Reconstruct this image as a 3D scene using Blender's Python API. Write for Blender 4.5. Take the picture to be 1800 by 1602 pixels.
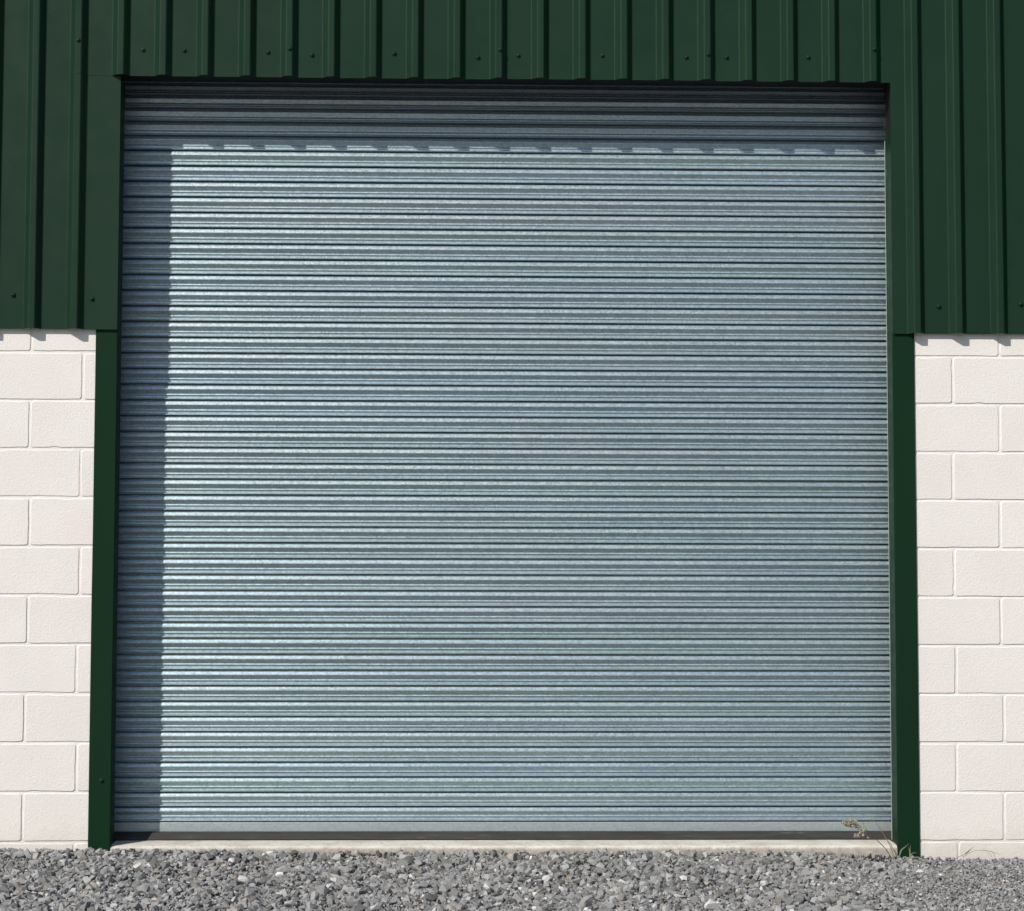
import bpy, bmesh, math, random
import numpy as np
from mathutils import Matrix, Vector

for o in list(bpy.data.objects):
    bpy.data.objects.remove(o, do_unlink=True)
sc = bpy.context.scene
COL = sc.collection
rnd = random.Random(7)

# ------------------------------------------------------------------ camera
cam_d = bpy.data.cameras.new('camera')
cam = bpy.data.objects.new('camera', cam_d)
COL.objects.link(cam)
R_ = (0.99959767, -0.02829605, 0.00195834)
U_ = (-0.00394807, -0.07043457, 0.99750859)
F_ = (0.02808762, 0.99711499, 0.07051795)
cam.matrix_world = Matrix(((R_[0], U_[0], -F_[0], -0.1313),
                           (R_[1], U_[1], -F_[1], -10.0),
                           (R_[2], U_[2], -F_[2], 1.0803),
                           (0, 0, 0, 1)))
cam_d.sensor_fit = 'HORIZONTAL'
cam_d.sensor_width = 36.0
cam_d.lens = 75.841
cam_d.clip_start = 0.1
cam_d.clip_end = 3000
sc.camera = cam

# ------------------------------------------------------------------ sky, sun, exposure
SUN_FROM = Vector((-0.84, -1.0, 1.02)).normalized()      # towards the sun
EL = math.asin(SUN_FROM.z)
AZ = math.atan2(SUN_FROM.x, SUN_FROM.y)                  # clockwise from +Y
w = bpy.data.worlds.new('World')
sc.world = w
w.use_nodes = True
wn = w.node_tree.nodes
sky = wn.new('ShaderNodeTexSky')
sky.sky_type = 'NISHITA'
sky.sun_disc = False
sky.sun_elevation = EL
sky.sun_rotation = AZ
sky.altitude = 50
sky.air_density = 1.0
sky.dust_density = 0.9
sky.ozone_density = 1.6
w.node_tree.links.new(sky.outputs[0], wn['Background'].inputs[0])
wn['Background'].inputs[1].default_value = 0.095
sun_d = bpy.data.lights.new('sun', 'SUN')
sun_d.energy = 4.2
sun_d.angle = math.radians(0.5)
sun_d.color = (1.0, 0.955, 0.89)
sun = bpy.data.objects.new('sun', sun_d)
COL.objects.link(sun)
sun.rotation_euler = SUN_FROM.to_track_quat('Z', 'Y').to_euler()
sun.location = (-8, -10, 11)
sc.view_settings.view_transform = 'Standard'
sc.view_settings.look = 'None'
sc.view_settings.gamma = 1.0
sc.view_settings.exposure = 0.0
sc.view_settings.use_curve_mapping = False
sc.render.engine = 'CYCLES'
sc.cycles.max_bounces = 4
sc.cycles.adaptive_threshold = 0.015
sc.cycles.diffuse_bounces = 3
sc.cycles.glossy_bounces = 3
sc.cycles.use_denoising = True

# ------------------------------------------------------------------ helpers
def obj(name, mesh, mat=None, parent=None):
    o = bpy.data.objects.new(name, mesh)
    COL.objects.link(o)
    if mat is not None and len(mesh.materials) == 0:
        mesh.materials.append(mat)
    if parent is not None:
        o.parent = parent
    return o

def empty(name, loc=(0, 0, 0), parent=None):
    o = bpy.data.objects.new(name, None)
    o.empty_display_size = 0.1
    COL.objects.link(o)
    o.location = loc
    if parent is not None:
        o.parent = parent
    return o

def tag(o, label=None, cat=None, group=None, kind=None):
    if label: o['label'] = label
    if cat: o['category'] = cat
    if group: o['group'] = group
    if kind: o['kind'] = kind
    return o

def pydata(name, v, f, smooth=False):
    m = bpy.data.meshes.new(name)
    m.from_pydata([tuple(p) for p in v], [], f)
    m.validate()
    m.update()
    if smooth:
        m.polygons.foreach_set('use_smooth', [True] * len(m.polygons))
    return m

def box_mesh(name, x0, x1, y0, y1, z0, z1, bevel=0.0, seg=2):
    bm = bmesh.new()
    bmesh.ops.create_cube(bm, size=1.0)
    for v in bm.verts:
        v.co = Vector(((x0 + x1) / 2 + v.co.x * (x1 - x0), (y0 + y1) / 2 + v.co.y * (y1 - y0), (z0 + z1) / 2 + v.co.z * (z1 - z0)))
    if bevel:
        bmesh.ops.bevel(bm, geom=bm.edges[:], offset=bevel, segments=seg, affect='EDGES', profile=0.5)
    m = bpy.data.meshes.new(name)
    bm.to_mesh(m)
    bm.free()
    return m

def round_poly(pts, rad, seg=3):
    """round the corners of an open 2-D polyline"""
    out = [pts[0]]
    for a, b, c in zip(pts[:-2], pts[1:-1], pts[2:]):
        a, b, c = Vector(a), Vector(b), Vector(c)
        la, lc = (a - b).length, (c - b).length
        t = min(rad, la * .45, lc * .45)
        p, q = b + (a - b) * (t / la), b + (c - b) * (t / lc)
        for k in range(seg + 1):
            s = k / seg
            out.append(tuple((p * (1 - s) ** 2 + b * 2 * s * (1 - s) + q * s * s)))
    out.append(pts[-1])
    return out

# ------------------------------------------------------------------ materials
def mat(name):
    m = bpy.data.materials.new(name)
    m.use_nodes = True
    nt = m.node_tree
    return m, nt, nt.nodes['Principled BSDF']

def N(nt, t, **k):
    n = nt.nodes.new(t)
    for a, b in k.items():
        if a in n.inputs: n.inputs[a].default_value = b
        else: setattr(n, a, b)
    return n

def ramp(nt, src, stops):
    r = N(nt, 'ShaderNodeValToRGB')
    e = r.color_ramp.elements
    while len(e) < len(stops): e.new(0.5)
    for i, (p, c) in enumerate(stops):
        e[i].position = p
        e[i].color = (c[0], c[1], c[2], 1) if hasattr(c, '__len__') else (c, c, c, 1)
    nt.links.new(src, r.inputs[0])
    return r

def coords(nt, scale=(1, 1, 1), obj_space=True, per_object=False):
    tc = N(nt, 'ShaderNodeTexCoord')
    mp = N(nt, 'ShaderNodeMapping')
    mp.inputs['Scale'].default_value = scale
    nt.links.new(tc.outputs['Object'], mp.inputs[0])
    if per_object:
        oi = N(nt, 'ShaderNodeObjectInfo')
        ml = N(nt, 'ShaderNodeMath', operation='MULTIPLY')
        ml.inputs[1].default_value = 37.0
        nt.links.new(oi.outputs['Random'], ml.inputs[0])
        cb = N(nt, 'ShaderNodeCombineXYZ')
        nt.links.new(ml.outputs[0], cb.inputs[0])
        nt.links.new(ml.outputs[0], cb.inputs[1])
        nt.links.new(cb.outputs[0], mp.inputs['Location'])
    return mp.outputs[0]

def noise(nt, vec, scale, detail=3, rough=.5):
    n = N(nt, 'ShaderNodeTexNoise')
    n.inputs['Scale'].default_value = scale
    n.inputs['Detail'].default_value = detail
    n.inputs['Roughness'].default_value = rough
    nt.links.new(vec, n.inputs['Vector'])
    return n.outputs[0]

def bump(nt, bsdf, h, dist, strength=1.0, chain=None):
    b = N(nt, 'ShaderNodeBump')
    b.inputs['Strength'].default_value = strength
    b.inputs['Distance'].default_value = dist
    nt.links.new(h, b.inputs['Height'])
    if chain is not None: nt.links.new(chain, b.inputs['Normal'])
    nt.links.new(b.outputs[0], bsdf.inputs['Normal'])
    return b.outputs[0]

# white masonry paint over concrete blocks
def paint_mat(name, base, dark):
    m, nt, b = mat(name)
    v = coords(nt, per_object=True)
    big = noise(nt, v, 3.0, 4)
    c = ramp(nt, big, [(.3, dark), (.65, base)])
    # faint mud splash on the lowest course
    geo = N(nt, 'ShaderNodeNewGeometry')
    sx = N(nt, 'ShaderNodeSeparateXYZ')
    nt.links.new(geo.outputs['Position'], sx.inputs[0])
    jag = N(nt, 'ShaderNodeMath', operation='MULTIPLY_ADD')
    jag.inputs[1].default_value = -.30
    nt.links.new(noise(nt, geo.outputs['Position'], 14, 5, .75), jag.inputs[0])
    nt.links.new(sx.outputs[2], jag.inputs[2])
    mr = N(nt, 'ShaderNodeMapRange')
    mr.inputs['From Min'].default_value = -.22
    mr.inputs['From Max'].default_value = -.06
    mr.inputs['To Min'].default_value = .38
    mr.inputs['To Max'].default_value = 0
    nt.links.new(jag.outputs[0], mr.inputs['Value'])
    mxs = N(nt, 'ShaderNodeMix', data_type='RGBA')
    nt.links.new(mr.outputs[0], mxs.inputs[0])
    nt.links.new(c.outputs[0], mxs.inputs[6])
    mxs.inputs[7].default_value = (.50, .43, .35, 1)
    nt.links.new(mxs.outputs[2], b.inputs['Base Color'])
    b.inputs['Roughness'].default_value = .82
    b.inputs['Specular IOR Level'].default_value = .25
    s = bump(nt, b, noise(nt, v, 105, 3, .6), .0026, .65)
    s2 = bump(nt, b, noise(nt, v, 230, 2, .6), .0016, .75, s)
    pits = N(nt, 'ShaderNodeTexVoronoi')
    pits.inputs['Scale'].default_value = 16
    nt.links.new(v, pits.inputs['Vector'])
    pr = ramp(nt, pits.outputs['Distance'], [(.0, 0.0), (.055, 1.0)])
    bump(nt, b, pr.outputs[0], .0022, .55, s2)
    return m
M_BLOCK = paint_mat('white_masonry_paint', (.765, .73, .68), (.725, .688, .638))
M_MORTAR = paint_mat('white_painted_mortar', (.77, .74, .70), (.74, .71, .665))

def green_mat(name, base, alt, rough, spec=.5, bumpy=.0012):
    m, nt, b = mat(name)
    v = coords(nt, (1, 1, .35))
    n = noise(nt, v, 2.2, 4, .6)
    c = ramp(nt, n, [(.3, base), (.7, alt)])
    dv = coords(nt)
    dust = ramp(nt, noise(nt, dv, 60, 6, .75), [(.62, (0, 0, 0)), (.78, (1, 1, 1))])
    mx = N(nt, 'ShaderNodeMix', data_type='RGBA')
    fac = N(nt, 'ShaderNodeMath', operation='MULTIPLY')
    fac.inputs[1].default_value = .10
    nt.links.new(dust.outputs[0], fac.inputs[0])
    nt.links.new(fac.outputs[0], mx.inputs[0])
    nt.links.new(c.outputs[0], mx.inputs[6])
    mx.inputs[7].default_value = (.06, .075, .06, 1)
    nt.links.new(mx.outputs[2], b.inputs['Base Color'])
    b.inputs['Specular IOR Level'].default_value = spec
    rr = ramp(nt, noise(nt, dv, 9, 4), [(.3, rough - .05), (.7, rough + .07)])
    nt.links.new(rr.outputs[0], b.inputs['Roughness'])
    bump(nt, b, noise(nt, v, 4.0, 2), bumpy * 5, .35)
    return m
M_CLAD = green_mat('green_coated_sheet', (.0070, .0265, .0138), (.0102, .0320, .0168), .42, .17)
M_TRIM = green_mat('dark_green_trim_paint', (.0048, .0235, .0098), (.0066, .0275, .0120), .5, .08)
M_STEEL, _nt, _b = mat('dark_primer_steel')
_b.inputs['Base Color'].default_value = (.010, .010, .009, 1)
_b.inputs['Roughness'].default_value = .6
_b.inputs['Metallic'].default_value = .3

def galv_mat(name, base, alt, metal, rough):
    m, nt, b = mat(name)
    v = coords(nt, (1, 1, 1), per_object=True)
    oi = N(nt, 'ShaderNodeObjectInfo')
    vo = N(nt, 'ShaderNodeTexVoronoi')
    vo.inputs['Scale'].default_value = 130
    nt.links.new(v, vo.inputs['Vector'])
    bw = N(nt, 'ShaderNodeSeparateColor')
    nt.links.new(vo.outputs['Color'], bw.inputs[0])
    n1 = noise(nt, coords(nt, (.5, 3, 3), per_object=True), 3.0, 4)
    add = N(nt, 'ShaderNodeMath', operation='ADD')
    nt.links.new(bw.outputs[0], add.inputs[0])
    nt.links.new(n1, add.inputs[1])
    mul = N(nt, 'ShaderNodeMath', operation='MULTIPLY')
    mul.inputs[1].default_value = .5
    nt.links.new(add.outputs[0], mul.inputs[0])
    c = ramp(nt, mul.outputs[0], [(.2, base), (.8, alt)])
    # slat-to-slat tint: a little bluer or greener at random
    t = ramp(nt, oi.outputs['Random'], [(0, (.95, 1.0, .975)), (.5, (1, 1, 1)), (1, (.95, .985, 1.02))])
    mx = N(nt, 'ShaderNodeMix', data_type='RGBA', blend_type='MULTIPLY')
    mx.inputs[0].default_value = 1
    nt.links.new(c.outputs[0], mx.inputs[6])
    nt.links.new(t.outputs[0], mx.inputs[7])
    nt.links.new(mx.outputs[2], b.inputs['Base Color'])
    b.inputs['Metallic'].default_value = metal
    rr = ramp(nt, bw.outputs[1], [(0, rough - .09), (1, rough + .09)])
    nt.links.new(rr.outputs[0], b.inputs['Roughness'])
    bump(nt, b, noise(nt, v, 240, 2), .0006, .5)
    return m
M_GALV = galv_mat('galvanised_slat', (.315, .388, .42), (.46, .545, .58), .72, .42)
M_BAR = galv_mat('dull_bottom_bar', (.36, .40, .405), (.46, .50, .50), .55, .5)

M_SEAL, nt, b = mat('black_rubber_seal')
c = ramp(nt, noise(nt, coords(nt, (.6, 4, 6)), 9, 6, .7), [(.35, (.016, .016, .015)), (.62, (.033, .032, .030)), (.80, (.17, .16, .15))])
nt.links.new(c.outputs[0], b.inputs['Base Color'])
b.inputs['Roughness'].default_value = .75

M_CONC, nt, b = mat('stained_concrete')
v = coords(nt, (1, 1, 1))
n1 = noise(nt, v, 5, 6, .65)
c = ramp(nt, n1, [(.28, (.42, .37, .30)), (.5, (.60, .565, .49)), (.72, (.69, .67, .61))])
spots = ramp(nt, noise(nt, v, 55, 4, .7), [(.30, (.35, .28, .21)), (.42, (1, 1, 1))])
mx = N(nt, 'ShaderNodeMix', data_type='RGBA', blend_type='MULTIPLY')
mx.inputs[0].default_value = .75
nt.links.new(c.outputs[0], mx.inputs[6])
nt.links.new(spots.outputs[0], mx.inputs[7])
# soil splashed on the rough front face below the trowelled edge
sx = N(nt, 'ShaderNodeSeparateXYZ')
nt.links.new(v, sx.inputs[0])
jag = N(nt, 'ShaderNodeMath', operation='MULTIPLY_ADD')
jag.inputs[1].default_value = .022
nt.links.new(noise(nt, v, 22, 5, .7), jag.inputs[0])
nt.links.new(sx.outputs[2], jag.inputs[2])
msk = ramp(nt, jag.outputs[0], [(0, 1), (.001, 0)])
mr = N(nt, 'ShaderNodeMapRange')
mr.inputs['From Min'].default_value = -.013
mr.inputs['From Max'].default_value = -.003
mr.inputs['To Min'].default_value = .8
mr.inputs['To Max'].default_value = 0
nt.nodes.remove(msk)
nt.links.new(jag.outputs[0], mr.inputs['Value'])
mx2 = N(nt, 'ShaderNodeMix', data_type='RGBA')
nt.links.new(mr.outputs[0], mx2.inputs[0])
nt.links.new(mx.outputs[2], mx2.inputs[6])
soil = ramp(nt, noise(nt, v, 40, 5, .7), [(.3, (.20, .17, .14)), (.7, (.42, .37, .31))])
nt.links.new(soil.outputs[0], mx2.inputs[7])
nt.links.new(mx2.outputs[2], b.inputs['Base Color'])
b.inputs['Roughness'].default_value = .9
s = bump(nt, b, noise(nt, v, 30, 5, .7), .006, .6)
bump(nt, b, noise(nt, v, 160, 3, .6), .0015, .6, s)

M_STONE, nt, b = mat('crushed_grey_stone')
at = N(nt, 'ShaderNodeAttribute', attribute_name='stone_tint')
v = coords(nt)
g = ramp(nt, noise(nt, v, 170, 4, .65), [(.25, .74), (.75, 1.18)])
mx = N(nt, 'ShaderNodeMix', data_type='RGBA', blend_type='MULTIPLY')
mx.inputs[0].default_value = 1
nt.links.new(at.outputs['Color'], mx.inputs[6])
nt.links.new(g.outputs[0], mx.inputs[7])
nt.links.new(mx.outputs[2], b.inputs['Base Color'])
b.inputs['Roughness'].default_value = .82
b.inputs['Specular IOR Level'].default_value = .3
bump(nt, b, noise(nt, v, 300, 2, .6), .0010, .5)

M_GROUND, nt, b = mat('gravel_bed')
v = coords(nt)
vo = N(nt, 'ShaderNodeTexVoronoi')
vo.inputs['Scale'].default_value = 34
nt.links.new(v, vo.inputs['Vector'])
sep = N(nt, 'ShaderNodeSeparateColor')
nt.links.new(vo.outputs['Color'], sep.inputs[0])
c = ramp(nt, sep.outputs[0], [(0, (.13, .13, .133)), (.6, (.22, .217, .215)), (.95, (.30, .295, .29)), (1, (.5, .49, .47))])
nt.links.new(c.outputs[0], b.inputs['Base Color'])
b.inputs['Roughness'].default_value = .9
hv = ramp(nt, vo.outputs['Distance'], [(0, 1), (.6, 0)])
bump(nt, b, hv.outputs[0], .02, .9)

def plant_mat(name, a, c2):
    m, nt, b = mat(name)
    c = ramp(nt, noise(nt, coords(nt), 60, 3), [(.35, a), (.65, c2)])
    nt.links.new(c.outputs[0], b.inputs['Base Color'])
    b.inputs['Roughness'].default_value = .8
    return m
M_STRAW = plant_mat('dry_straw', (.13, .10, .06), (.25, .20, .125))
M_SEED = plant_mat('seed_husk', (.27, .23, .155), (.46, .42, .31))
M_BLADE = plant_mat('fading_grass_blade', (.12, .14, .065), (.30, .30, .20))
M_DULLGALV, _nt, _b = mat('grey_roof_sheet')
_b.inputs['Base Color'].default_value = (.10, .11, .11, 1)
_b.inputs['Roughness'].default_value = .6

# ------------------------------------------------------------------ key dimensions (metres; z = 0 on the concrete sill)
XL, XR = -1.682, 1.932            # clear opening between the jamb trims
Z_HEAD = 3.557                    # lower edge of the sheets over the door
Z_SKIRT = 2.365                   # lower edge of the sheets above the block walls
Y_PAN = -0.020                    # pan of the cladding
RIB = 0.032                       # rib height
PITCH, FLANK, CREST = 0.19596, 0.026, 0.029
X_RIB0 = -2.0581                  # right edge of rib crest number 0
Y_CURT = 0.222                    # front of the shutter curtain
Z_EAVE = 5.0
X_END0, X_END1 = -5.0, 5.2

# ------------------------------------------------------------------ ground
def ground_z(x):
    return -0.031 - 0.012 * max(0, min(1, (x + 1.8) / 1.2)) - 0.040 * max(0, min(1, (x - 1.35) / 1.1))

gv, gf = [], []
xs = [-900, -200, -60, -20, -8, -5] + [-4 + .5 * i for i in range(17)] + [5, 8, 20, 60, 200, 900]
ys = [-900, -200, -60, -25, -12, -8, -6, -4.5, -3.5, -2.9, -2.4, -1.6, -.8, 0, .3, 14, 60, 200, 900]
for y in ys:
    for x in xs:
        gv.append((x, y, ground_z(x) - .028 if -2.5 < y < 5 else ground_z(x) - .012))
nx = len(xs)
for j in range(len(ys) - 1):
    for i in range(nx - 1):
        a = j * nx + i
        gf.append((a, a + 1, a + nx + 1, a + nx))
tag(obj('ground', pydata('ground', gv, gf), M_GROUND), 'grey gravel yard stretching away in front of the building', kind='structure')

# ------------------------------------------------------------------ the building
BLD = empty('industrial_building', (0, 0, 0))
tag(BLD, 'industrial building with green ribbed cladding, white block base and steel roller door', 'building')

# --- painted block walls
JH = 0.0095
def block_mesh(name, L, H, seed, depth=.10, rad=.0034):
    r = random.Random(seed)
    def ring(inset, y, jit):
        pts = []
        nx_, nz_ = max(3, int(L / .032)), 7
        cr = .007
        x0, x1, z0, z1 = inset, L - inset, inset, H - inset
        per = []
        for i in range(nx_): per.append((x0 + cr + (x1 - x0 - 2 * cr) * i / (nx_ - 1), z0, 0, -1))
        for i in range(nz_): per.append((x1, z0 + cr + (z1 - z0 - 2 * cr) * i / (nz_ - 1), 1, 0))
        for i in range(nx_): per.append((x1 - cr - (x1 - x0 - 2 * cr) * i / (nx_ - 1), z1, 0, 1))
        for i in range(nz_): per.append((x0, z1 - cr - (z1 - z0 - 2 * cr) * i / (nz_ - 1), -1, 0))
        for k, (x, z, nx2, nz2) in enumerate(per):
            j = jit[k % len(jit)]
            pts.append((x + nx2 * j, y, z + nz2 * j))
        return pts
    walk, jit = 0.0, []
    for k in range(400):
        walk = walk * .6 + r.uniform(-.0011, .0011)
        jit.append(walk + (-.0035 if r.random() < .03 else 0))
    rings = [ring(0, depth, jit), ring(0, rad, jit), ring(rad * .3, rad * .3, jit), ring(rad, 0, jit)]
    v = [p for R in rings for p in R]
    n = len(rings[0])
    f = []
    for k in range(len(rings) - 1):
        for i in range(n):
            j = (i + 1) % n
            f.append((k * n + i, k * n + j, (k + 1) * n + j, (k + 1) * n + i))
    f.append([(len(rings) - 1) * n + i for i in range(n)])
    m = pydata(name, v, f, True)
    m.polygons[len(m.polygons) - 1].use_smooth = False
    return m

BLOCKS = {}
def get_block(L, variant):
    key = (round(L, 3), variant)
    if key not in BLOCKS:
        m = block_mesh('block', L, .225 - JH, hash(key) & 0xffff)
        m.materials.append(M_BLOCK)
        BLOCKS[key] = m
    return BLOCKS[key]

def block_wall(x0, x1, even, odd, label):
    wall = obj('block_wall', box_mesh('block_wall', x0 + .002, x1 - .002, .0036, .2, -.45, 2.56), M_MORTAR, BLD)
    tag(wall, label)
    for c in range(-1, 13):
        # course c = 0 is the one whose lower edge is at z = 2.2655
        zb = 2.2655 - .225 * c
        if zb < -.45: continue
        jx = even if c % 2 == 0 else odd
        jx = jx + rnd.uniform(-.006, .006)
        k0 = math.floor((x0 - jx) / .45) - 1
        edges = [jx + .45 * k for k in range(k0, k0 + 20)]
        for e0 in edges:
            a, b2 = e0 + JH, e0 + .45
            a, b2 = max(a, x0), min(b2, x1)
            if b2 - a < .03: continue
            o = obj('block', get_block(b2 - a, rnd.randrange(3)), None, wall)
            o.location = (a, rnd.uniform(-.0007, .0006), zb + rnd.uniform(-.001, .001))
            o.rotation_euler = (rnd.uniform(-.003, .003), rnd.uniform(-.0025, .0025), rnd.uniform(-.001, .001))
    return wall
block_wall(X_END0, -1.75, -2.082, -1.850, 'white painted block wall to the left of the roller door')
block_wall(2.00, X_END1, 2.428, 2.207, 'white painted block wall to the right of the roller door')

# --- ribbed cladding
def profile(x0, x1, i0=-20, i1=40):
    """points (x, y) of the ribbed sheet between x0 and x1"""
    pts = []
    for i in range(i0, i1):
        e = X_RIB0 + PITCH * i
        pts += [(e - CREST - FLANK, Y_PAN), (e - CREST, Y_PAN - RIB), (e, Y_PAN - RIB), (e + FLANK, Y_PAN)]
    def y_at(x):
        for a, b2 in zip(pts[:-1], pts[1:]):
            if a[0] <= x <= b2[0]:
                t = (x - a[0]) / (b2[0] - a[0])
                return a[1] + (b2[1] - a[1]) * t
    out = [(x0, y_at(x0))] + [p for p in pts if x0 + .002 < p[0] < x1 - .002] + [(x1, y_at(x1))]
    return round_poly(out, .0045, 5)

def sheet_mesh(name, parts, dy=0.0):
    """parts: list of (polyline, z0, z1)"""
    v, f = [], []
    for poly, z0, z1 in parts:
        b0 = len(v)
        nz = max(2, int((z1 - z0) / .35) + 1)
        for k in range(nz):
            z = z0 + (z1 - z0) * k / (nz - 1)
            for (x, y) in poly:
                v.append((x, y + dy, z))
        n = len(poly)
        for k in range(nz - 1):
            for i in range(n - 1):
                a = b0 + k * n + i
                f.append((a, a + 1, a + n + 1, a + n))
    return pydata(name, v, f)

def sheet(parts, dy, label=None):
    o = obj('cladding_sheet', sheet_mesh('cladding_sheet', parts, dy), M_CLAD, BLD)
    s = o.modifiers.new('thickness', 'SOLIDIFY')
    s.thickness = .0008
    s.offset = -1.0
    if label: o['label'] = label
    return o

def rib_x(i): return X_RIB0 + PITCH * i
LAP = .004
def span(a, b2):            # from lap on crest a to just past crest b2
    return profile(rib_x(a) - CREST + .002, rib_x(b2) + .012)
sh = {}
sh['far_left'] = sheet([(profile(X_END0, rib_x(-4) + .012), Z_SKIRT, Z_EAVE)], 0)
sh['left'] = sheet([(span(-4, 1), Z_SKIRT, Z_EAVE)], -.0014)
sh['strip'] = sheet([(round_poly([(rib_x(1) - CREST + .002, Y_PAN - RIB), (rib_x(1), Y_PAN - RIB), (rib_x(1) + FLANK, Y_PAN), (XL, Y_PAN)], .0045, 5), Z_SKIRT - .001, Z_HEAD + .03)], -.0028,
                    'narrow green flashing strip beside the upper left of the door')
sh['head0'] = sheet([(span(1, 6), Z_HEAD, Z_EAVE)], -.0044)
sh['head1'] = sheet([(span(6, 11), Z_HEAD - .001, Z_EAVE)], -.0030)
sh['head2'] = sheet([(span(11, 16), Z_HEAD + .001, Z_EAVE)], -.0044)
sh['head3'] = sheet([(span(16, 20), Z_HEAD, Z_EAVE)], -.0030)
sh['right'] = sheet([(profile(rib_x(20) - CREST + .002, XR), Z_HEAD, Z_EAVE), (profile(XR, rib_x(25) + .012), Z_SKIRT, Z_EAVE)], -.0016)
sh['far_right'] = sheet([(profile(rib_x(25) - CREST + .002, X_END1), Z_SKIRT, Z_EAVE)], -.0002)

# screws: washer and hexagon head, parts of the sheet they hold
def screw_mesh():
    bm = bmesh.new()
    def cone(r1, r2, y0, y1, n):
        ret = bmesh.ops.create_cone(bm, cap_ends=True, segments=n, radius1=r1, radius2=r2, depth=abs(y1 - y0))
        bmesh.ops.rotate(bm, verts=ret['verts'], cent=(0, 0, 0), matrix=Matrix.Rotation(math.radians(90), 3, 'X'))
        bmesh.ops.translate(bm, verts=ret['verts'], vec=(0, (y0 + y1) / 2, 0))
    cone(.0095, .0085, .001, -.0025, 14)
    ret = bmesh.ops.create_uvsphere(bm, u_segments=12, v_segments=8, radius=.0062)
    bmesh.ops.scale(bm, verts=ret['verts'], vec=(1, .75, 1))
    bmesh.ops.translate(bm, verts=ret['verts'], vec=(0, -.003, 0))
    m = bpy.data.meshes.new('screw')
    bm.to_mesh(m)
    bm.free()
    return m
SCREW = screw_mesh()
SCREW.materials.append(M_CLAD)
def screw(parent, x, z, y):
    o = obj('screw', SCREW, None, parent)
    o.location = (x, y, z)
    o.scale = (1.3, 1.3, 1.3)
    o.rotation_euler = (rnd.uniform(-.1, .1), rnd.uniform(0, 1), rnd.uniform(-.1, .1))
YP, YR = Y_PAN - .004, Y_PAN - RIB - .004
for key, x, z, y in [('left', -1.877, 3.716, YR), ('head0', -1.58, 3.681, YP), ('head0', -1.387, 3.680, YP), ('head0', -.997, 3.675, YP),
                     ('head0', -.894, 3.685, YR), ('head1', -.792, 3.664, YP), ('head1', -.407, 3.675, YP), ('head1', -.014, 3.660, YP),
                     ('head1', .089, 3.689, YR), ('head2', .175, 3.670, YP), ('head2', .571, 3.674, YP), ('head2', .968, 3.669, YP),
                     ('head2', 1.066, 3.676, YR), ('head3', 1.158, 3.671, YP), ('head3', 1.543, 3.675, YP), ('right', 1.851, 3.708, YR),
                     ('left', -2.164, 2.523, YP), ('strip', -1.80, 2.506, YP), ('right', 2.149, 2.495, YP), ('right', 2.536, 2.508, YP),
                     ('left', -2.56, 2.51, YP), ('far_right', 2.94, 2.50, YP)]:
    screw(sh[key], x, z, y)

# --- jamb trims: folded face with a return into the opening
def trim(x_in, x_out, z_bot, label):
    s = 1 if x_out > x_in else -1
    yf = -.009
    poly = [(x_out, .02), (x_out, yf), (x_in, yf), (x_in, .112), (x_in + s * .012, .114)]
    poly = round_poly(poly, .0032, 5)
    v, f = [], []
    zs = [z_bot + (Z_SKIRT + .012 - z_bot) * k / 8 for k in range(9)]
    r = random.Random(int(x_in * 100))
    for k, z in enumerate(zs):
        dx = r.uniform(-.0008, .0008)
        for (x, y) in poly: v.append((x + dx * (.3 if abs(x - x_in) < .01 else 1), y, z))
    n = len(poly)
    for k in range(8):
        for i in range(n - 1):
            a = k * n + i
            f.append((a, a + 1, a + n + 1, a + n) if s < 0 else (a + n, a + n + 1, a + 1, a))
    m = pydata('door_jamb_trim', v, f)
    o = obj('door_jamb_trim', m, M_TRIM, BLD)
    so = o.modifiers.new('thickness', 'SOLIDIFY')
    so.thickness = .0012
    so.offset = 0
    tag(o, label)
    return o
tl = trim(XL, -1.782, -.12, 'dark green folded metal trim down the left door jamb')
tr = trim(XR, 2.0345, -.14, 'dark green folded metal trim down the right door jamb')
screw(tl, -1.724, .291, -.0098)
# return of the upper reveal, above the trims
for x_in, s, ztop in ((XL, -1, Z_HEAD - .01), (XR, 1, Z_HEAD - .245)):
    m = box_mesh('reveal_flashing', min(x_in, x_in + s * .0025), max(x_in, x_in + s * .0025), Y_PAN + .002, .112, Z_SKIRT + .013, ztop)
    o = obj('reveal_flashing', m, M_TRIM, BLD)
m = box_mesh('cheek_plate', XR + .004, XR + .012, -.004, .112, Z_HEAD - .243, Z_HEAD + .02)
obj('cheek_plate', m, M_STEEL, BLD)
# pale hemmed edge at the back of the right-hand return
M_HEM, _nt, _b = mat('pale_hem_edge')
_b.inputs['Base Color'].default_value = (.30, .36, .30, 1)
_b.inputs['Roughness'].default_value = .5
obj('hem_edge', box_mesh('hem_edge', XR - .0032, XR - .0004, .1085, .1135, .004, Z_HEAD - .25, .0006, 1), M_HEM, BLD)
# steel door posts behind the trims and the head beam
for x0, x1 in ((-1.95, XL - .055), (XR + .055, 2.2)):
    obj('door_post', box_mesh('door_post', x0, x1, .118, .34, -.4, 4.2), M_STEEL, BLD)
obj('lintel', box_mesh('lintel', -1.95, 2.2, .004, .19, Z_HEAD + .03, 4.1), M_STEEL, BLD)

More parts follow.
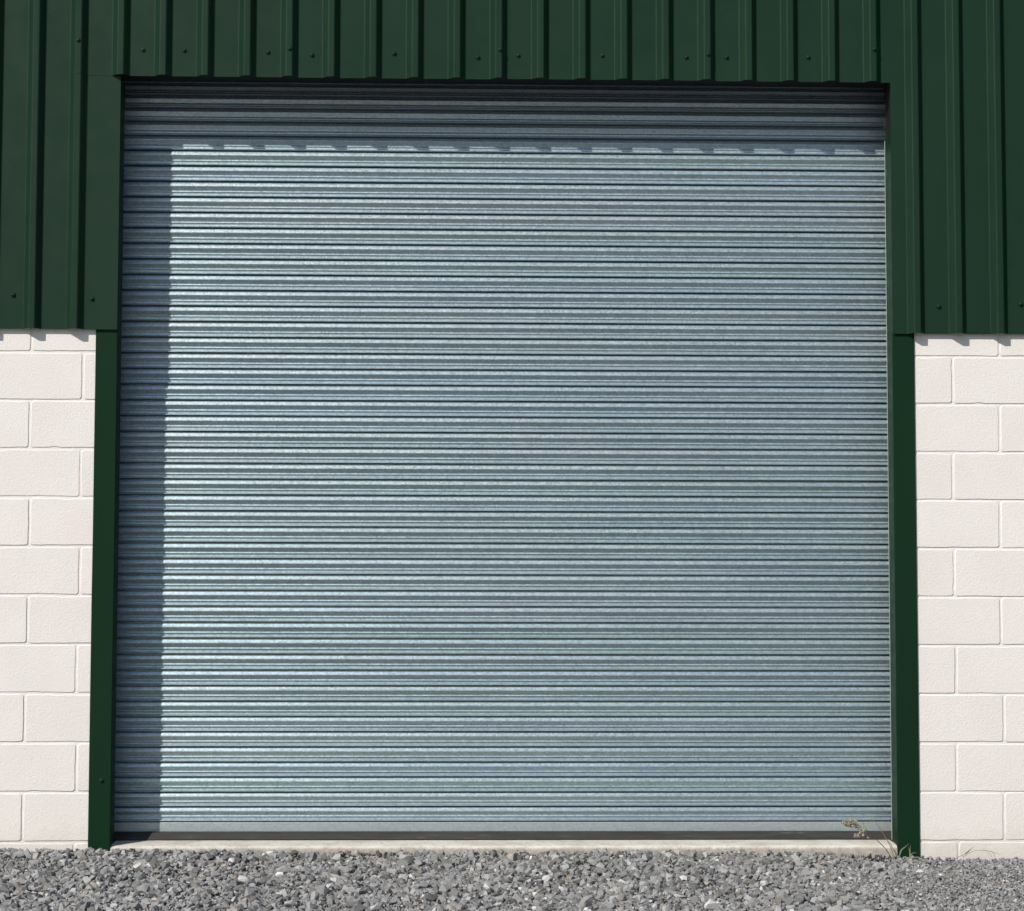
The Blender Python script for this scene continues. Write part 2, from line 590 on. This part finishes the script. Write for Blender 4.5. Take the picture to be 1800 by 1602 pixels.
# --- concrete sill
v, f = [], []
r = random.Random(5)
nx = 120
prof = [(.60, .001), (.30, .001), (.18, -.0005), (.09, -.004), (.03, -.007), (.004, -.0095), (-.004, -.016), (-.007, -.045), (-.010, -.11), (-.012, -.35)]
for i in range(nx + 1):
    x = XL + .001 + (XR - XL - .002) * i / nx
    chip = max(0, r.gauss(0, 1) - 1.0) * .006
    for k, (y, z) in enumerate(prof):
        jy = r.uniform(-.0022, .0022) if k >= 4 else 0
        jz = r.uniform(-.0016, .0012) if k >= 3 else 0
        if k in (5, 6): jy += chip; jz -= chip * .8
        if k == 7: jy += r.uniform(-.004, .004)
        v.append((x, y + jy, z + jz))
n = len(prof)
for i in range(nx):
    for k in range(n - 1):
        a = i * n + k
        f.append((a, a + 1, a + n + 1, a + n))
o = obj('door_sill', pydata('door_sill', v, f, True), M_CONC, BLD)
tag(o, 'stained cream concrete sill under the roller door')

# --- roller shutter
SHUT = empty('roller_shutter', (0, 0, 0), BLD)
tag(SHUT, 'closed galvanised steel roller shutter of horizontal slats')
PROF = [(0, 44), (.2, 12), (.7, 7.8), (1.8, 6.0), (4.0, 4.6), (8, 3.0), (12, 1.55), (16, .45), (18.5, 0), (20.0, 0.1), (21.0, .6), (22.5, 1.5),
        (30.5, 6.1), (36.5, 9.6), (38.4, 10.7), (39.4, 10.8), (41, 9.5), (44.2, 8.2), (45.4, 8.2), (46.2, 9.3), (46.9, 11.6), (48.2, 12.3), (52.5, 12.8),
        (57, 12.9), (58.6, 12.3), (60.6, 6.2), (62.2, 2.4), (63.4, 1.1), (64.8, .7), (66.0, 1.3), (67.0, 4), (67.6, 14), (67.9, 44), (72, 44.5), (75, 44.2)]  # deep slot below the lip is invented, to shade the joints black
def slat_mesh(seed):
    r = random.Random(seed)
    nseg = 14
    v, f = [], []
    x0, x1 = XL - .045, XR + .045
    wob = [[r.uniform(-1, 1) for _ in range(nseg + 1)] for _ in range(3)]
    a1, a2 = r.uniform(-.5, .5), r.uniform(-.8, .8)
    for i in range(nseg + 1):
        x = x0 + (x1 - x0) * i / nseg
        for (s, d) in PROF:
            lo = s / 75.0
            dd = d + .35 * wob[0][i] * math.sin(math.pi * lo) + a1 * math.sin(2 * math.pi * lo)
            if 38 < s < 47: dd += a2 * (47 - s) / 9
            ss = s + .22 * wob[1][i] * (1 - abs(2 * lo - 1))
            v.append((x, dd / 1000, -ss / 1000))
    n = len(PROF)
    for i in range(nseg):
        for k in range(n - 1):
            a = i * n + k
            f.append((a, a + 1, a + n + 1, a + n))
    m = pydata('slat', v, f, True)
    m.set_sharp_from_angle(angle=math.radians(32))
    m.materials.append(M_GALV)
    return m
SLATS = [slat_mesh(20 + k) for k in range(6)]
grooves = [3.1063 + .075 * k for k in range(9, 0, -1)] + [3.1063 - .075 * k for k in range(30)] + \
          [.8565, .7822, .7095, .6370, .5655, .4945, .4238, .3531, .2841, .2130, .1458, .0761]
grooves = sorted(grooves, reverse=True)
# towards the head the curtain leans back on to its roll
lean = {}
yb, zb = 0.0, 3.1063 + .075 * 2
for k, ang in enumerate((7, 13, 18, 22, 26, 30, 34)):
    t_ = math.radians(ang)
    yb, zb = yb + .075 * math.sin(t_), zb + .075 * math.cos(t_)
    lean[k + 3] = (yb, zb, -t_)
for a, b2 in zip(grooves[:-1], grooves[1:]):
    o = obj('slat', SLATS[rnd.randrange(6)], None, SHUT)
    sc_z = (a - b2) / .075
    o.location = (0, Y_CURT + rnd.uniform(-.0007, .0007), a)
    o.scale = (1, 1, sc_z)
    o.rotation_euler = (rnd.uniform(-.03, .03), rnd.uniform(-.0004, .0004), 0)
    kk = round((a - 3.1063) / .075)
    if kk in lean:
        o.location = (0, Y_CURT + lean[kk][0], lean[kk][1])
        o.rotation_euler[0] = lean[kk][2]
o = obj('bottom_bar', box_mesh('bottom_bar', XL - .045, XR + .045, Y_CURT + .002, Y_CURT + .012, .026, .0775, .002), M_BAR, SHUT)
tag(o, 'flat grey bottom bar of the roller shutter')
# rubber seal, wedge shaped
sv, sf = [], []
sp = [(.234, .0362), (.190, .0335), (.186, .030), (.168, .006), (.167, .0035), (.176, .0022), (.25, .0022)]
for x in (XL - .02, XR + .02):
    for (y, z) in sp: sv.append((x, y, z))
n = len(sp)
for k in range(n - 1): sf.append((k, k + 1, k + 1 + n, k + n))
sf.append((n - 1, 0, n, 2 * n - 1))
sf.append(list(range(n))[::-1])
sf.append(list(range(n, 2 * n)))
o = obj('rubber_seal', pydata('rubber_seal', sv, sf), M_SEAL, SHUT)
# side guides (steel channels)
for x_in, s in ((XL, -1), (XR, 1)):
    a = x_in + s * .022
    pts = [(a, .172), (a + s * .055, .172), (a + s * .055, .262), (a, .262)]
    pts = round_poly(pts, .004, 2)
    v = [(x, y, z) for z in (0.002, 3.45) for (x, y) in pts]
    n = len(pts)
    f = [(k, k + 1, k + 1 + n, k + n) for k in range(n - 1)]
    g = obj('guide_channel', pydata('guide_channel', v, f), M_BAR, SHUT)
    so = g.modifiers.new('thickness', 'SOLIDIFY')
    so.thickness = .003

# --- rest of the shell (closes the building, keeps daylight out behind the door)
obj('side_wall', box_mesh('side_wall', X_END0 - .02, X_END0 + .03, .0, 9.0, -.4, Z_EAVE), M_CLAD, BLD)
obj('side_wall', box_mesh('side_wall', X_END1 - .03, X_END1 + .02, .0, 9.0, -.4, Z_EAVE), M_CLAD, BLD)
obj('rear_wall', box_mesh('rear_wall', X_END0 + .03, X_END1 - .03, 8.9, 9.0, -.4, Z_EAVE), M_CLAD, BLD)
obj('roof', pydata('roof', [(X_END0 - .1, -.25, Z_EAVE - .02), (X_END1 + .1, -.25, Z_EAVE - .02), (X_END1 + .1, 4.5, Z_EAVE + 1.0), (X_END0 - .1, 4.5, Z_EAVE + 1.0),
                             (X_END1 + .1, 9.2, Z_EAVE - .02), (X_END0 - .1, 9.2, Z_EAVE - .02)],
                    [(0, 1, 2, 3), (3, 2, 4, 5)]), M_DULLGALV, BLD)
obj('floor_slab', box_mesh('floor_slab', X_END0 + .05, X_END1 - .05, .61, 8.85, -.2, 0), M_CONC, BLD)

# ------------------------------------------------------------------ gravel: thousands of crushed stones, one mass
def stone_protos(n, seed):
    r = np.random.default_rng(seed)
    out = []
    for k in range(n):
        bm = bmesh.new()
        for sx in (-1, 1):
            for sy in (-1, 1):
                for sz in (-1, 1):
                    if r.random() < .12: continue
                    bm.verts.new(np.array([sx, sy, sz]) * r.uniform(.32, .82, 3))
        for i in range(int(r.integers(1, 4))):
            d = r.normal(size=3)
            bm.verts.new(d / np.linalg.norm(d) * r.uniform(.85, 1.15))
        res = bmesh.ops.convex_hull(bm, input=bm.verts[:])
        for g in [e for e in res['geom_interior'] if isinstance(e, bmesh.types.BMVert)]:
            if g.is_valid: bm.verts.remove(g)
        bmesh.ops.triangulate(bm, faces=bm.faces[:])
        bm.verts.index_update()
        V = np.array([v.co[:] for v in bm.verts])
        Fc = np.array([[q.index for q in fc.verts] for fc in bm.faces])
        bm.free()
        out.append((V, Fc))
    return out

def rot_mats(r, n):
    q = r.normal(size=(n, 4))
    q /= np.linalg.norm(q, axis=1, keepdims=True)
    a, b_, c_, d_ = q.T
    return np.stack([np.stack([1 - 2 * (c_ * c_ + d_ * d_), 2 * (b_ * c_ - d_ * a), 2 * (b_ * d_ + c_ * a)], -1),
                     np.stack([2 * (b_ * c_ + d_ * a), 1 - 2 * (b_ * b_ + d_ * d_), 2 * (c_ * d_ - b_ * a)], -1),
                     np.stack([2 * (b_ * d_ - c_ * a), 2 * (c_ * d_ + b_ * a), 1 - 2 * (b_ * b_ + c_ * c_)], -1)], 1)

def lump(x, y):
    return (.010 * np.sin(3.1 * x + 1.3 * y) + .008 * np.sin(7.3 * x - 5.1 * y + 2) + .006 * np.sin(13.7 * x + 9.2 * y + .5)) * 0.8

rg = np.random.default_rng(11)
def scatter(x0, x1, y0, y1, step):
    gx, gy = np.meshgrid(np.arange(x0, x1, step), np.arange(y0, y1, step))
    x = gx.ravel() + rg.uniform(-.5, .5, gx.size) * step
    y = gy.ravel() + rg.uniform(-.5, .5, gx.size) * step
    return x, y
X, Y, Z, S = [], [], [], []
def fine(x, y):           # 0 = coarse stone, 1 = fines (to the right, away from the door)
    return np.clip((x - 1.55 + .35 * np.sin(4 * y)) / .5, 0, 1)
def add(x, y, z, s):
    X.append(x); Y.append(y); Z.append(z); S.append(s)
GZ = np.vectorize(ground_z)
x, y = scatter(-3.2, 3.6, -2.5, -.02, .0255)
fi = fine(x, y)
s = rg.uniform(.0115, .020, x.size) * (1 - .38 * fi)
add(x, y, GZ(x) + lump(x, y) * .6 - .012 + rg.uniform(-.006, .006, x.size), s)
x, y = scatter(-3.2, 3.6, -2.5, -.025, .040)
keep = rg.random(x.size) < .85
x, y = x[keep], y[keep]
fi = fine(x, y)
s = np.clip(rg.lognormal(math.log(.0165), .30, x.size), .011, .036) * (1 - .42 * fi)
add(x, y, GZ(x) + lump(x, y) - .002 + rg.uniform(-.004, .008, x.size) * (1 - .6 * fi), s)
x, y = scatter(-3.0, 3.4, -2.3, -.03, .026)          # chips and fines between the stones
add(x, y, GZ(x) + lump(x, y) * .8 + rg.uniform(-.012, -.002, x.size), rg.uniform(.005, .0095, x.size))
x, y = scatter(1.3, 3.6, -2.5, -.02, .016)
keep = rg.random(x.size) < fine(x, y) * .9
x, y = x[keep], y[keep]
add(x, y, GZ(x) + lump(x, y) * .7 + rg.uniform(-.006, .006, x.size), rg.uniform(.005, .010, x.size))
# a few stones rolled against the wall, sill and trims
x = rg.uniform(-3, 3.4, 420)
add(x, rg.uniform(-.075, -.022, 420), GZ(x) + rg.uniform(-.002, .010, 420), rg.uniform(.012, .021, 420) * (1 - .3 * fine(x, x * 0)))
X, Y, Z, S = map(np.concatenate, (X, Y, Z, S))
n = X.size
# keep stones clear of the building face
Y = np.minimum(Y, -.012 - S * .9)
RM = rot_mats(rg, n)
axes = np.stack([rg.uniform(.85, 1.35, n), rg.uniform(.7, 1.1, n), rg.uniform(.5, .85, n)], 1) * S[:, None]
tone = np.clip(rg.normal(.250, .070, n), .095, .46)
col = np.stack([tone * 1.0, tone * .98, tone * .95], 1)
k = rg.random(n)
warm = k < .04
col[warm] *= np.array([1.10, 1.0, .88])
cool = (k > .04) & (k < .22)
col[cool] *= np.array([.95, .985, 1.02])
white = (k > .972)
col[white] = np.stack([rg.uniform(.42, .66, white.sum())] * 3, 1) * np.array([1, .985, .95])
pr_ = stone_protos(28, 3)
which = rg.integers(0, len(pr_), n)
VV, FF, CC = [], [], []
base = 0
for pi, (pv, pf) in enumerate(pr_):
    idx = np.where(which == pi)[0]
    if idx.size == 0: continue
    P = pv[None, :, :] * axes[idx][:, None, :]
    P = np.einsum('nij,nkj->nki', RM[idx], P)
    # crushed stone beds down: lie flatter than a free tumble
    P[:, :, 2] *= .88
    P += np.stack([X[idx], Y[idx], Z[idx]], 1)[:, None, :]
    m_, q_ = P.shape[0], P.shape[1]
    VV.append(P.reshape(-1, 3))
    FF.append((pf[None, :, :] + (np.arange(m_) * q_)[:, None, None] + base).reshape(-1, 3))
    CC.append(np.repeat(col[idx], q_, axis=0))
    base += m_ * q_
VV, FF, CC = np.concatenate(VV), np.concatenate(FF), np.concatenate(CC)
gm = bpy.data.meshes.new('gravel')
gm.vertices.add(len(VV))
gm.vertices.foreach_set('co', VV.astype(np.float32).ravel())
gm.loops.add(FF.size)
gm.loops.foreach_set('vertex_index', FF.astype(np.int32).ravel())
gm.polygons.add(len(FF))
gm.polygons.foreach_set('loop_start', np.arange(0, FF.size, 3, dtype=np.int32))
gm.polygons.foreach_set('loop_total', np.full(len(FF), 3, dtype=np.int32))
gm.update(calc_edges=True)
gm.shade_flat()
ca = gm.attributes.new('stone_tint', 'FLOAT_COLOR', 'POINT')
ca.data.foreach_set('color', np.concatenate([CC, np.ones((len(CC), 1))], 1).astype(np.float32).ravel())
tag(obj('gravel', gm, M_STONE), 'loose crushed grey gravel heaped along the foot of the building', 'gravel', kind='stuff')

# ------------------------------------------------------------------ dry grass
def tube(name, pts, r0, r1, sides=5):
    v, f = [], []
    for i, p in enumerate(pts):
        p = Vector(p)
        d = (Vector(pts[min(i + 1, len(pts) - 1)]) - Vector(pts[max(i - 1, 0)])).normalized()
        a = d.orthogonal().normalized()
        b2 = d.cross(a)
        rr = r0 + (r1 - r0) * i / (len(pts) - 1)
        for k in range(sides):
            t = 2 * math.pi * k / sides
            v.append(p + (a * math.cos(t) + b2 * math.sin(t)) * rr)
    for i in range(len(pts) - 1):
        for k in range(sides):
            j = (k + 1) % sides
            f.append((i * sides + k, i * sides + j, (i + 1) * sides + j, (i + 1) * sides + k))
    f.append([k for k in range(sides)][::-1])
    f.append([(len(pts) - 1) * sides + k for k in range(sides)])
    return pydata(name, v, f, True)

def smooth_path(pts, n=14):
    """Catmull-Rom through the points"""
    P = [Vector(p) for p in pts]
    P = [P[0] * 2 - P[1]] + P + [P[-1] * 2 - P[-2]]
    out = []
    for i in range(1, len(P) - 2):
        for k in range(n):
            t = k / n
            a, b2, c_, d = P[i - 1], P[i], P[i + 1], P[i + 2]
            out.append(.5 * ((2 * b2) + (c_ - a) * t + (2 * a - 5 * b2 + 4 * c_ - d) * t * t + (3 * b2 - a - 3 * c_ + d) * t ** 3))
    out.append(P[-2])
    return out

def blade_mesh(name, pts, w_):
    path = smooth_path(pts, 6)
    v, f = [], []
    m_ = len(path)
    for i, p in enumerate(path):
        t = i / (m_ - 1)
        ww = w_ * (.55 + .45 * math.sin(math.pi * min(1, t + .25))) * (1 - t ** 3)
        d = (path[min(i + 1, m_ - 1)] - path[max(i - 1, 0)]).normalized()
        side = d.cross(Vector((.25, 1, .1))).normalized()
        nrm = side.cross(d)
        v += [p - side * ww, p + nrm * ww * .45, p + side * ww]
    for i in range(m_ - 1):
        a = 3 * i
        f += [(a, a + 1, a + 4, a + 3), (a + 1, a + 2, a + 5, a + 4)]
    return pydata(name, v, f, True)

def panicle(name, axis_pts, n, spread, seed, size=.0042):
    """nodding seed head: short branches carrying small husks"""
    r = random.Random(seed)
    path = smooth_path(axis_pts, 8)
    v, f = [], []
    def husk(p, d, L, R):
        a = d.orthogonal().normalized()
        b2 = d.cross(a)
        o_ = len(v)
        v.append(p)
        for k in range(4):
            t = math.pi / 2 * k
            v.append(p + d * L * .45 + (a * math.cos(t) + b2 * math.sin(t)) * R)
        v.append(p + d * L)
        for k in range(4):
            j = (k + 1) % 4
            f.append((o_, o_ + 1 + k, o_ + 1 + j))
            f.append((o_ + 5, o_ + 1 + j, o_ + 1 + k))
    for i in range(n):
        t = i / n
        p = path[int(t * (len(path) - 1))]
        d = (path[-1] - path[0]).normalized()
        side = Vector((r.uniform(-1, 1), r.uniform(-1, 1), r.uniform(-1, .8)))
        br = (d * .8 + side).normalized()
        ln = spread * (1 - .45 * t) * r.uniform(.3, 1)
        q = p + br * ln + Vector((0, 0, -.15 * ln))
        # branchlet as a thin three-sided strip
        o_ = len(v)
        a = br.orthogonal().normalized() * .0006
        b2 = br.cross(a).normalized() * .0006
        v += [p + a, p - a, p + b2, q + a, q - a, q + b2]
        f += [(o_, o_ + 1, o_ + 4, o_ + 3), (o_ + 1, o_ + 2, o_ + 5, o_ + 4), (o_ + 2, o_, o_ + 3, o_ + 5)]
        for h in range(r.randint(2, 4)):
            hp = p.lerp(q, r.uniform(.45, 1.0))
            hd = (br + Vector((r.uniform(-.8, .8), r.uniform(-.8, .8), r.uniform(-1.0, .5)))).normalized()
            husk(hp, hd, size * r.uniform(1.4, 2.5), size * r.uniform(.35, .55))
    return pydata(name, v, f)

G = empty('grass_tuft', (1.93, -.06, -.07))
tag(G, 'dry grass tuft with a nodding seed head at the foot of the right door trim', 'grass')
def gp(*pts): return [(x - 1.93, y + .06, z + .07) for x, y, z in pts]
obj('stem', tube('stem', smooth_path(gp((1.905, -.07, -.085), (1.858, -.115, -.016), (1.803, -.165, .035), (1.746, -.215, .088))), .0022, .0013), M_STRAW, G)
obj('stem', tube('stem', smooth_path(gp((1.915, -.06, -.085), (1.885, -.055, .0), (1.842, -.05, .074), (1.818, -.05, .105), (1.797, -.05, .112))), .0018, .0010), M_STRAW, G)
obj('stem', tube('stem', smooth_path(gp((1.925, -.05, -.075), (1.90, -.04, -.01), (1.868, -.03, .03))), .0013, .0006), M_STRAW, G)
obj('seed_head', panicle('seed_head', gp((1.748, -.215, .085), (1.713, -.217, .110), (1.678, -.22, .120), (1.647, -.222, .116)), 95, .040, 4, .0058), M_SEED, G)
obj('seed_head', panicle('seed_head', gp((1.750, -.215, .082), (1.726, -.22, .074), (1.700, -.225, .062)), 34, .026, 9, .0052), M_SEED, G)
for pts, w_ in [(((1.925, -.055, -.08), (1.935, -.06, -.028), (1.955, -.065, -.008), (1.976, -.07, .012)), .0030),
                (((1.976, -.07, -.085), (1.974, -.072, -.04), (1.968, -.075, -.004)), .0034),
                (((1.985, -.05, -.085), (1.980, -.05, -.03), (1.983, -.05, .004)), .0022),
                (((1.97, -.06, -.08), (2.00, -.07, -.055), (2.03, -.08, -.060), (2.05, -.09, -.075)), .0030),
                (((1.95, -.06, -.08), (1.925, -.08, -.055), (1.90, -.10, -.060)), .0028),
                (((1.96, -.05, -.085), (1.99, -.05, -.040), (2.015, -.05, -.038)), .0024),
                (((1.97, -.08, -.085), (1.945, -.10, -.060), (1.925, -.12, -.068)), .0026)]:
    obj('blade', blade_mesh('blade', gp(*pts), w_), M_BLADE, G)

D1 = empty('dry_grass_stalk', (2.13, -.06, -.085))
tag(D1, 'thin straight dry stalk leaning against the right block wall', 'grass')
obj('stem', tube('stem', smooth_path([(0, 0, 0), (.06, .01, .022), (.115, .01, .048)]), .0013, .0010), M_STRAW, D1)
obj('blade', blade_mesh('blade', [(.105, .01, .042), (.125, .01, .058), (.146, .012, .078)], .0034), M_STRAW, D1)
D2 = empty('withered_grass_head', (2.36, -.06, -.095))
tag(D2, 'arching withered grass head drooping to the gravel by the right block wall', 'grass')
obj('stem', tube('stem', smooth_path([(-.14, -.005, .04), (-.09, 0, .066), (-.035, 0, .070), (0, 0, .060), (.012, 0, .035)]), .0010, .0008), M_STRAW, D2)
obj('stem', tube('stem', smooth_path([(-.035, 0, .070), (-.012, -.004, .052), (-.004, -.006, .034)]), .0009, .0006), M_STRAW, D2)
obj('stem', tube('stem', smooth_path([(-.01, 0, .066), (.012, -.004, .058), (.03, -.006, .053)]), .0009, .0006), M_STRAW, D2)
obj('seed_head', panicle('seed_head', [(.012, 0, .036), (.02, 0, .018), (.025, 0, .0)], 26, .016, 14, .0036), M_SEED, D2)

# small withered weeds poking out of the stones
for i, (x, y, h, lab) in enumerate([(.36, -1.02, .050, 'tiny pale dead weed sprouting among the stones before the middle of the door'),
                                    (1.20, -.07, .035, 'small brown twig curling up beside the concrete sill')]):
    g = empty('dead_weed', (x, y, ground_z(x)))
    tag(g, lab, 'weed')
    r = random.Random(40 + i)
    for k in range(4):
        a = r.uniform(-1.2, 1.2)
        obj('blade', blade_mesh('blade', [(0, 0, -.01), (.012 * a, r.uniform(-.01, .01), h * .5), (.03 * a, r.uniform(-.02, .01), h * r.uniform(.7, 1.05))], .0022), M_STRAW if i else M_SEED, g)
